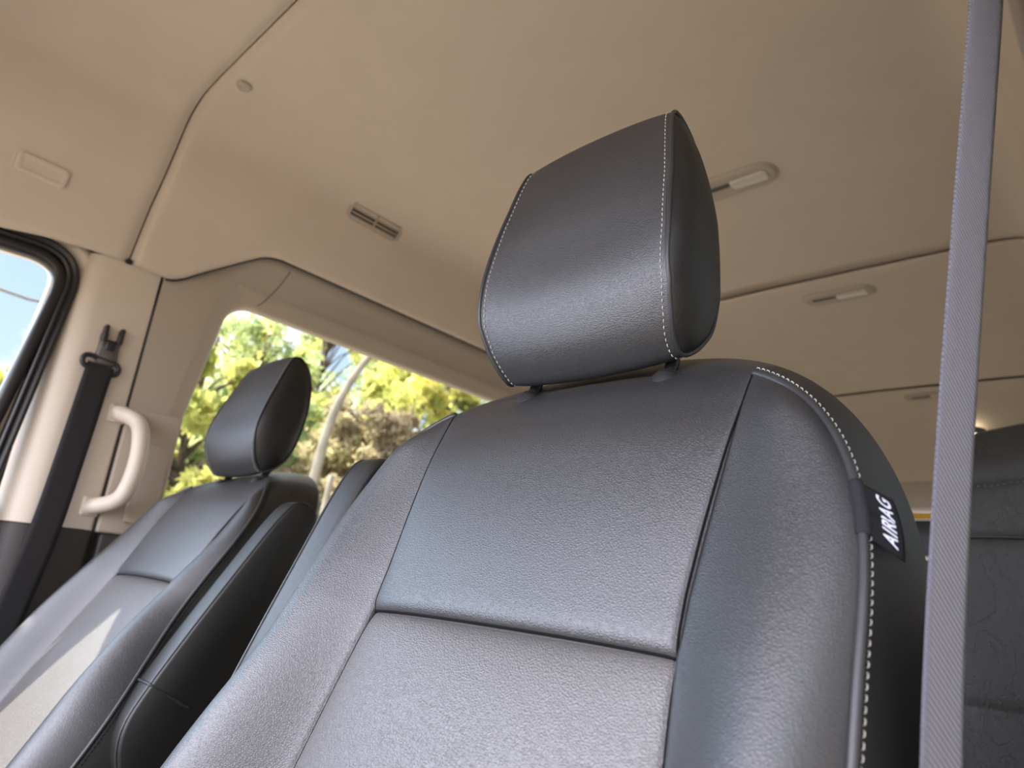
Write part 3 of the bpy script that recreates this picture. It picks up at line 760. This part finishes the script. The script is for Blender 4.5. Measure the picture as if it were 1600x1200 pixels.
# ================================================================== BELTS, HANDLE, FITTINGS
def ribbon(path, wvec, width, thick=.0016, n=6):
    """flat strap along path; wvec: per-point unit width directions"""
    rows = []
    k = len(path)
    for i, p in enumerate(path):
        p = Vector(p); t = (Vector(path[min(i+1,k-1)])-Vector(path[max(i-1,0)])).normalized(); wv = Vector(wvec[i]); wv = (wv-t*wv.dot(t)).normalized(); nn = t.cross(wv)
        row = []
        for s in np.linspace(-1,1,n): row.append(p+wv*(s*width/2)+nn*thick/2)
        for s in np.linspace(1,-1,n): row.append(p+wv*(s*width/2)-nn*thick/2)
        rows.append(row)
    return MB().grid(rows, close_v=True)
def guide(parent, c, sx):
    """belt guide at the top of a pillar: c = centre of the ring, sx = +1 when the room is towards +x"""
    cx, cy, cz = c
    # ring: flat loop, lower edge carries the belt
    loop = [(cx+sx*.004*math.cos(0), cy+a, cz+b) for a, b in roundrect(.082,.030,.0145,6)]
    tilt = .30
    loop = [(x, cy+(y-cy), cz+(z-cz)-(y-cy)*tilt*.35) for x, y, z in loop]
    MB().tube(loop, .0062, 8, closed=True).build('belt_ring', M['blackplastic'], parent)
    # bracket cover: tapering body with two prongs
    prof = [(-.020,.002),(-.025,.020),(-.023,.045),(-.024,.080),(-.013,.084),(-.012,.064),(0,.054),(.012,.064),(.013,.084),(.024,.080),(.023,.045),(.025,.020),(.020,.002)]
    rows = []
    for x, k in ((.0,1.0),(.012,1.0),(.018,.93),(.021,.80)):
        rows.append([(cx+sx*(x-.012), cy+.008+y*k, cz+.032+(z-.032)*(.5+.5*k)) for y, z in prof])
    b = MB().grid(rows, close_v=True); n = len(prof); b.f.append(tuple(range(3*n,4*n))); b.f.append(tuple(range(n)))
    b.build('bracket_cover', M['greyplastic'], parent)
    for yy in (-.018,.018): rbox('prong', (cx+sx*.003, cy+.008+yy, cz+.080), (.022,.010,.042), M['blackplastic'], parent, bev=.003)
    rbox('adjuster_button', (cx+sx*.009, cy+.008, cz+.052), (.010,.022,.026), M['blackplastic'], parent, bev=.004)

# passenger belt hanging from the B pillar
pb = empty('seat_belt', (-1.83,.443,.41)); tag(pb, 'black seat belt hanging from a black guide ring on the beige door pillar', 'seat belt', 'front seat belts')
def under(o, root): o.parent = root; o.matrix_parent_inverse = Matrix.Translation(-Vector(root.location)); return o
path = resample(smoothed([(-1.832,.444,.425),(-1.829,.441,.400),(-1.818,.432,.20),(-1.812,.422,.02),(-1.812,.402,-.16),(-1.815,.375,-.42),(-1.82,.36,-.74)], 6), .03)
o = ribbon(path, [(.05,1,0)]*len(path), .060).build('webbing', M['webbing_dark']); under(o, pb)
tmp = empty('tmp', (0,0,0)); guide(tmp, (-1.838,.443,.425), 1)
for ch in list(tmp.children): under(ch, pb)
bpy.data.objects.remove(tmp)
# driver belt: close to the camera
db = empty('seat_belt', (-.045,.50,.52)); tag(db, 'grey webbing belt running down in front of the rear bench seat', 'seat belt', 'front seat belts')
cen_ = smoothed([(-.026,.497,.535),(-.036,.495,.49),(-.042,.493,.44),(-.0635,.476,.26),(-.0815,.459,.10),(-.0950,.434,-.065),(-.099,.40,-.25),(-.092,.36,-.45),(-.085,.33,-.72)], 6)
cen_ = resample(cen_, .02)
wv = [(.25-.07*min(1,max(0,(.44-p[2])/.5)), .93, 0) for p in cen_]
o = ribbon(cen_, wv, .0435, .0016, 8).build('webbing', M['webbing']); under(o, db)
tmp = empty('tmp', (0,0,0)); guide(tmp, (-.018,.500,.545), -1)
for ch in list(tmp.children): under(ch, db)
bpy.data.objects.remove(tmp)

# grab handle bridging the rear edge of the door pillar
gh = empty('grab_handle', (-1.845,.515,.197)); tag(gh, 'beige bow shaped grab handle on the door pillar beside the window', 'handle')
hp = smoothed([(-1.860,.512,.322),(-1.838,.516,.320),(-1.808,.532,.312),(-1.793,.546,.300),(-1.788,.556,.278),(-1.785,.563,.230),(-1.785,.563,.180),(-1.787,.558,.142),(-1.794,.552,.120),(-1.808,.538,.104),(-1.835,.515,.094),(-1.860,.508,.090)], 7)
k = len(hp); rr = [.0205+.003*abs(2*i/(k-1)-1)**3 for i in range(k)]
under(MB().tube(hp, rr, 14, up=(1,0,0), ry=.0195).build('grip', M['trim']), gh)
for y, z in ((.510,.320),(.508,.092)):
    under(rbox('mounting_boss', (-1.848,y,z), (.020,.040,.048), M['trim'], bev=.007), gh)

# side lining details: oblong blank cover, louvred vent, round plug
def on_cove(y, z):
    x = float(np.interp(-z, -PR[:,1], PR[:,0])); i = int(np.argmin(abs(PR[:,1]-z))); t = PR[min(i+3,len(PR)-1)]-PR[max(i-3,0)]
    t /= np.linalg.norm(t); nrm = np.array((-t[1], t[0])); nrm = nrm if nrm[0] > 0 else -nrm      # towards the room
    return np.array((x, y, z)), np.array((t[0],0,t[1])), np.array((nrm[0],0,nrm[1]))
def cove_place(y, z, lift=0.):
    c, t, nn = on_cove(y, z); Y_ = np.array((0,1,0))
    return lambda a, b, h: tuple(c+Y_*a - t*b + nn*(h+lift))
pl = cove_place(.205,.822)
cp = pad(roundrect(.105,.048,.012), [(-.008,-.004),(-.006,.0005),(-.003,.0015),(.0,.000),(.0005,.005),(.002,.0075),(.005,.0085),(.011,.0085),(.0125,.007),(.014,.0070)], pl).build('cover_plate', M['headliner']); tag(cp, 'beige oblong cover plate on the roof lining above the door window', 'cover')
vent = pad(roundrect(.185,.064,.018), [(-.012,-.004),(-.008,.001),(-.004,.0018),(.0,.001),(.0015,.0045),(.004,.005),(.0055,.003)], cove_place(1.02,1.055))
# open frame: leave off the cap, sink a dark floor
vent.f.pop(); vp = cove_place(1.02,1.055)
vt = vent.build('air_vent', M['trim_panel']); tag(vt, 'small louvred air vent in the roof lining', 'vent')
pad(roundrect(.175,.054,.015), [(.0,.0025),(.001,.0005)], vp).build('vent_floor', M['void'], vt)
for k in range(4):
    b = -.0195+.013*k; q = [vp(a, b, .0035) for a in (-.084,-.04,0,.04,.084)]
    MB().tube(q, .0027, 6).build('louvre', M['trim_panel'], vt)
MB().tube([vp(0,-.023,.004), vp(0,.023,.004)], .003, 6).build('vent_rib', M['trim_panel'], vt)
pg = pad(roundrect(.030,.030,.0149,8), [(-.002,.002),(0,-.0015),(.003,-.003),(.008,-.0032)], lambda a, b, h: (-1.483+a, .487+b, 1.0965+h)).build('plug', M['trim_panel']); tag(pg, 'small round plug in the roof lining beside the seam', 'plug')

# roof lamps in a row down the cabin
def ceil_z(x): return float(np.interp(x if x < XC else 2*XC-x, PR[::-1,0], PR[::-1,1]))
def lamp(y, label):
    z0 = ceil_z(-.72)
    P = lambda a, b, h: (-.72+a, y+b, z0-h)
    o = pad(roundrect(.235,.095,.044,8), [(-.006,-.003),(-.003,.001),(0,.001),(.001,.005),(.006,.009),(.012,.0105),(.016,.009)], P).build('ceiling_light', M['trim_panel'])
    tag(o, label, 'lamp', 'roof lamps in a row')
    pad(roundrect(.10,.040,.012,6), [(0,.008),(.001,.0125),(.004,.014)], lambda a, b, h: P(a+.045, b, h)).build('lamp_lens', M['lens'], o)
    pad(roundrect(.080,.016,.006,6), [(0,.007),(.001,.0115),(.003,.010)], lambda a, b, h: P(a-.045, b-.008, h)).build('lamp_switch', M['greyplastic'], o)
    return o
lamp(1.505, 'oblong roof lamp peeking out behind the big headrest')
lamp(2.33, 'oblong roof lamp in full view behind the first rear lining seam')
lamp(3.65, 'distant roof lamp beside the grey belt, behind the last lining seam')
sp = MB().grid([[( -.610+r*math.cos(a), 3.935+r*math.sin(a)*.9, .975-h+.25*(-r*math.sin(a))*.9-.0) for a in np.linspace(0,2*PI,24,endpoint=False)] for r,h in ((.055,-.01),(.050,.012),(.036,.016),(.026,.006))], close_v=True).build('reading_lamp', M['greyplastic'])
tag(sp, 'small round lit reading lamp just above the rear bench seat', 'lamp')
bm_ = MB().grid([[( -.610+r*math.cos(a), 3.935+r*math.sin(a)*.9, .975-h+.25*(-r*math.sin(a))*.9) for a in np.linspace(0,2*PI,16,endpoint=False)] for r,h in ((.027,.004),(.018,.014),(.004,.018))], close_v=True).build('bulb', M['lamp_on'], sp)

# ---- second row seat behind the driver: tall creased leather back
rs = empty('rear_seat', (-.185,1.80,FLOOR)); tag(rs, 'tall creased dark leather rear seat back behind the grey belt', 'seat')
def rowseat():
    x0, x1, zt = -.372, -.004, .475; cx, wx = (x0+x1)/2, (x1-x0)/2
    us = np.linspace(-1,1,60); zs = np.concatenate([np.linspace(-.55,.0,50), np.linspace(.005,.47,90)])
    seams = [.345,.212,-.135]
    def f(u, t):
        z = -.55+(zt+.55)*t; k = max(0, 1-(zt-z)/.16)
        wloc = wx*(1-.28*k**2.5); 
        if z < .0: wloc = wx*(1.0-.02)
        x = cx+wloc*math.copysign(abs(u)**.9, u)
        zz = z + .022*u*(k>0)*k - .0
        y = 1.78+.10*(z)*.6 + .035*(abs(u)**6) + .055*k**2.2
        for s in seams:
            dd = (zz-(s+.018*u if s == .345 else s)); y += .010*math.exp(-abs(dd)/.012)
            if dd < 0 and s == .212: y += .0
        return (x, y, zz)
    front = [[f(u, t) for t in np.linspace(0,1,150)] for u in us]
    # sides and back
    loopf = [front[0][j] for j in range(150)]+[front[i][-1] for i in range(1,60)]+[front[-1][j] for j in range(148,-1,-1)]
    def back(p, t):
        x, y, z = p; e = math.sin(t*PI/2); 
        return (cx+(x-cx)*(1+.03*math.sin(t*PI)), y+.12*t, z+.015*math.sin(t*PI)*(z>.35))
    sd_ = [[back(p, t) for t in (0,.05,.15,.3,.5,.7,.85,1)] for p in loopf]
    return front, sd_
fr_, sd_ = rowseat()
under(MB().grid(fr_).build('seat_front_cover', M['leather_old']), rs)
under(MB().grid(sd_).build('seat_side_cover', M['leather_old']), rs)
n = len(sd_); under(MB().grid([[( -.188+(p[-1][0]+.188)*k, p[-1][1], -.55+(p[-1][2]+.55)*k) for p in sd_] for k in (1,.6,.1)]).build('seat_rear_cover', M['blackplastic']), rs)
stl = []
def surf(x, z):
    best = min((abs(p[0]-x)+abs(p[2]-z), p) for r_ in fr_ for p in r_ ); return np.array(best[1])
line = np.array([np.array(surf(-.188+.17*u, .338+.018*u)) for u in np.linspace(-1,1,16)])
b = MB(); P = resample(line, .012)
for i in range(0, len(P)-1): b.tube([P[i]+np.array((0,-.003,-.004)), P[i]*.4+P[i+1]*.6+np.array((0,-.003,-.004))], .0013, 5)
under(b.build('stitching', M['greyplastic']), rs)
under(MB().tube([np.array(surf(-.188+.18*u, .212))+np.array((0,-.006,0)) for u in np.linspace(-1,1,14)], .004, 8).build('piping', M['piping']), rs)
under(rbox('seat_cushion', (-.188,1.56,-.50), (.38,.50,.14), M['leather_old'], bev=.05, seg=5), rs)
under(rbox('seat_base', (-.188,1.62,-.68), (.32,.40,.24), M['blackplastic'], bev=.02), rs)

# ================================================================== OUTSIDE
def leaves(name, clusters, mt, parent, size, seed):
    r = np.random.RandomState(seed); V = []; F = []
    for (c, rad, n) in clusters:
        q = r.normal(size=(n,3)); q /= np.linalg.norm(q, axis=1)[:,None]; q = c+q*(rad*r.uniform(.35,1,(n,1)))
        a = r.normal(size=(n,3)); a /= np.linalg.norm(a, axis=1)[:,None]; b_ = np.cross(a, r.normal(size=(n,3))); b_ /= np.linalg.norm(b_, axis=1)[:,None]
        s = size*r.uniform(.6,1.3,(n,1))
        base = len(V)*0
        p0 = q-a*s; p1 = q+b_*s*.42+a*s*.1; p2 = q+a*s; p3 = q-b_*s*.42+a*s*.1
        k0 = sum(len(x) for x in V); V.append(np.stack([p0,p1,p2,p3],1).reshape(-1,3)); F.append(np.arange(4*n).reshape(n,4)+k0)
    V = np.concatenate(V); F = np.concatenate(F)
    return link(name, V, F.tolist(), mt, parent, smooth=False, normals=False)
def tree(loc, height, spread, mt, label, seed, base=0.0, dens=1.0, lean=(0,0), bark='bark', size=.11, ncl=110, group='trees outside the side windows', trunk_r=.10):
    r = np.random.RandomState(seed); root = empty('tree', loc); tag(root, label, 'tree', group)
    gz = 0
    top_ = np.array((lean[0], lean[1], height*.85))
    def P(t): return top_*t + np.array((math.sin(t*5+seed)*.12, math.cos(t*4+seed)*.12, 0))*t
    tb = MB().tube([P(t) for t in np.linspace(0,1,10)], [trunk_r*(1-.75*t) for t in np.linspace(0,1,10)], 8)
    cl = []
    for k in range(ncl):
        t = r.uniform(base, 1); a = r.uniform(0, 2*PI); rr = spread*math.sqrt(r.uniform(.03,1))*(math.sin(PI*min(.97,max(.12,(t-base)/(1-base)*.8+.14)))**.6)
        c = P(t)+np.array((math.cos(a)*rr, math.sin(a)*rr, r.uniform(-.1,.35)*spread*.5))
        s = P(max(.1, t-.12))
        tb.tube([s, (s+c)/2+np.array((0,0,.12)), c], [trunk_r*.28,trunk_r*.17,trunk_r*.08], 5)
        cl.append((c, r.uniform(.22,.50)*spread*.42, int(r.uniform(90,170)*dens)))
    tb.build('trunk', M[bark], root)
    leaves('foliage', cl, M[mt], root, size, seed)
    return root
G = -1.45
# seen through the side window: from the near end (left in the window) to the far end
tree((-9.2,3.5,G), 5.2, 1.35, 'leaf_yellow', 'bright yellow green tree at the front corner of the side window', 1, base=.15, ncl=70)
tree((-12.5,5.6,G), 7.0, 2.3, 'leaf_green', 'loose thin green tree rising above the passenger headrest', 2, base=.25, dens=.35, ncl=80)
tree((-10.2,4.6,G), 4.3, 1.6, 'leaf_green', 'low pale green tree just behind the passenger headrest', 3, base=.15, bark='palebark', ncl=70)
tree((-9.0,6.2,G), 4.3, 1.7, 'leaf_brown', 'brownish tangled tree in the middle of the side window', 4, base=.05, dens=1.3, size=.075, ncl=130)
tree((-9.8,8.3,G), 7.0, 2.0, 'leaf_yellow', 'yellow leaved tree next to the brownish one, above the driver seat', 5, base=.1, ncl=90)
tree((-14.5,11.0,G), 9.5, 3.2, 'leaf_green', 'tall green tree farthest back behind the brownish one', 6, base=.1, dens=.9)
tree((-13.5,7.6,G), 8.6, 2.2, 'leaf_yellow', 'thin sunlit tree between the headrest and the brownish tree', 8, base=.3, dens=.5, ncl=80)
tree((-11,1.6,G), 4.3, 1.2, 'leaf_yellow', 'low yellow green bush seen through the door window', 9, base=.2, dens=.8, ncl=60)
# pale bare trunks among them
def bare(pts, r0, label, name='bare_trunk'):
    k = len(pts); p = smoothed(pts, 5); o = MB().tube([np.array(q)-np.array(pts[0]) for q in p], [r0*(1-.5*i/len(p)) for i in range(len(p))], 8).build(name, M['palebark']); o.location = pts[0]
    tag(o, label, 'tree trunk'); return o
bare([(-7.5,4.15,G),(-7.5,4.25,-.2),(-7.5,4.36,.74),(-7.5,4.45,1.73),(-7.5,4.65,2.4),(-7.45,4.95,3.0)], .085, 'long pale curved trunk crossing the middle of the side window')
bare([(-7.0,4.2,G),(-7.0,4.27,.2),(-7.0,4.31,1.08)], .06, 'short pale trunk low in the side window beside the long curved one')
# thin bare twigs in front of the sky, in the door window
tw = empty('twigs', (-5.2,.2,G)); tag(tw, 'thin bare twigs against the sky in the door window', 'branches')
for k,(a, b_) in enumerate((((-5.2,-.4,1.62),(-5.0,1.1,1.46)),((-5.2,-.2,1.35),(-5.1,.85,.75)),((-5.1,.1,.95),(-5.0,.8,.45)),((-5.2,.2,G),(-5.1,.5,1.55)))):
    a = np.array(a); b2 = np.array(b_); q = [a+(b2-a)*t+np.array((0,0,.05*math.sin(7*t+k))) for t in np.linspace(0,1,9)]
    under(MB().tube(q, [.016-.009*t for t in np.linspace(0,1,9)], 6).build('twig', M['palebark']), tw)
# low hedge round the yard and a white wall behind the van
def hedge(x0, x1, y0, y1, z1, label, seed, n=9000):
    r = np.random.RandomState(seed); root = empty('hedge', ((x0+x1)/2,(y0+y1)/2,G)); tag(root, label, 'hedge')
    cl = [(np.array((r.uniform(x0,x1)-(x0+x1)/2, r.uniform(y0,y1)-(y0+y1)/2, r.uniform(0,z1-G))), .35, 60) for _ in range(n//60)]
    leaves('foliage', cl, M['leaf_hedge'], root, .09, seed)
    MB().tube([(0,0,0),(0,0,.6)], .06, 6).build('stem', M['bark'], root)
hedge(-11.8,-10.6,-2,20,1.1,'long green hedge under the trees beyond the side window',11,26000)
hedge(-6,3.5,13.2,14.2,1.55,'green hedge seen through the rear door window',12,14000)
wl = rbox('trim_18', (-1.5,11.5,-.45), (9,.15,2.5), M['bright_trim'], bev=.01); tag(wl, kind='structure')
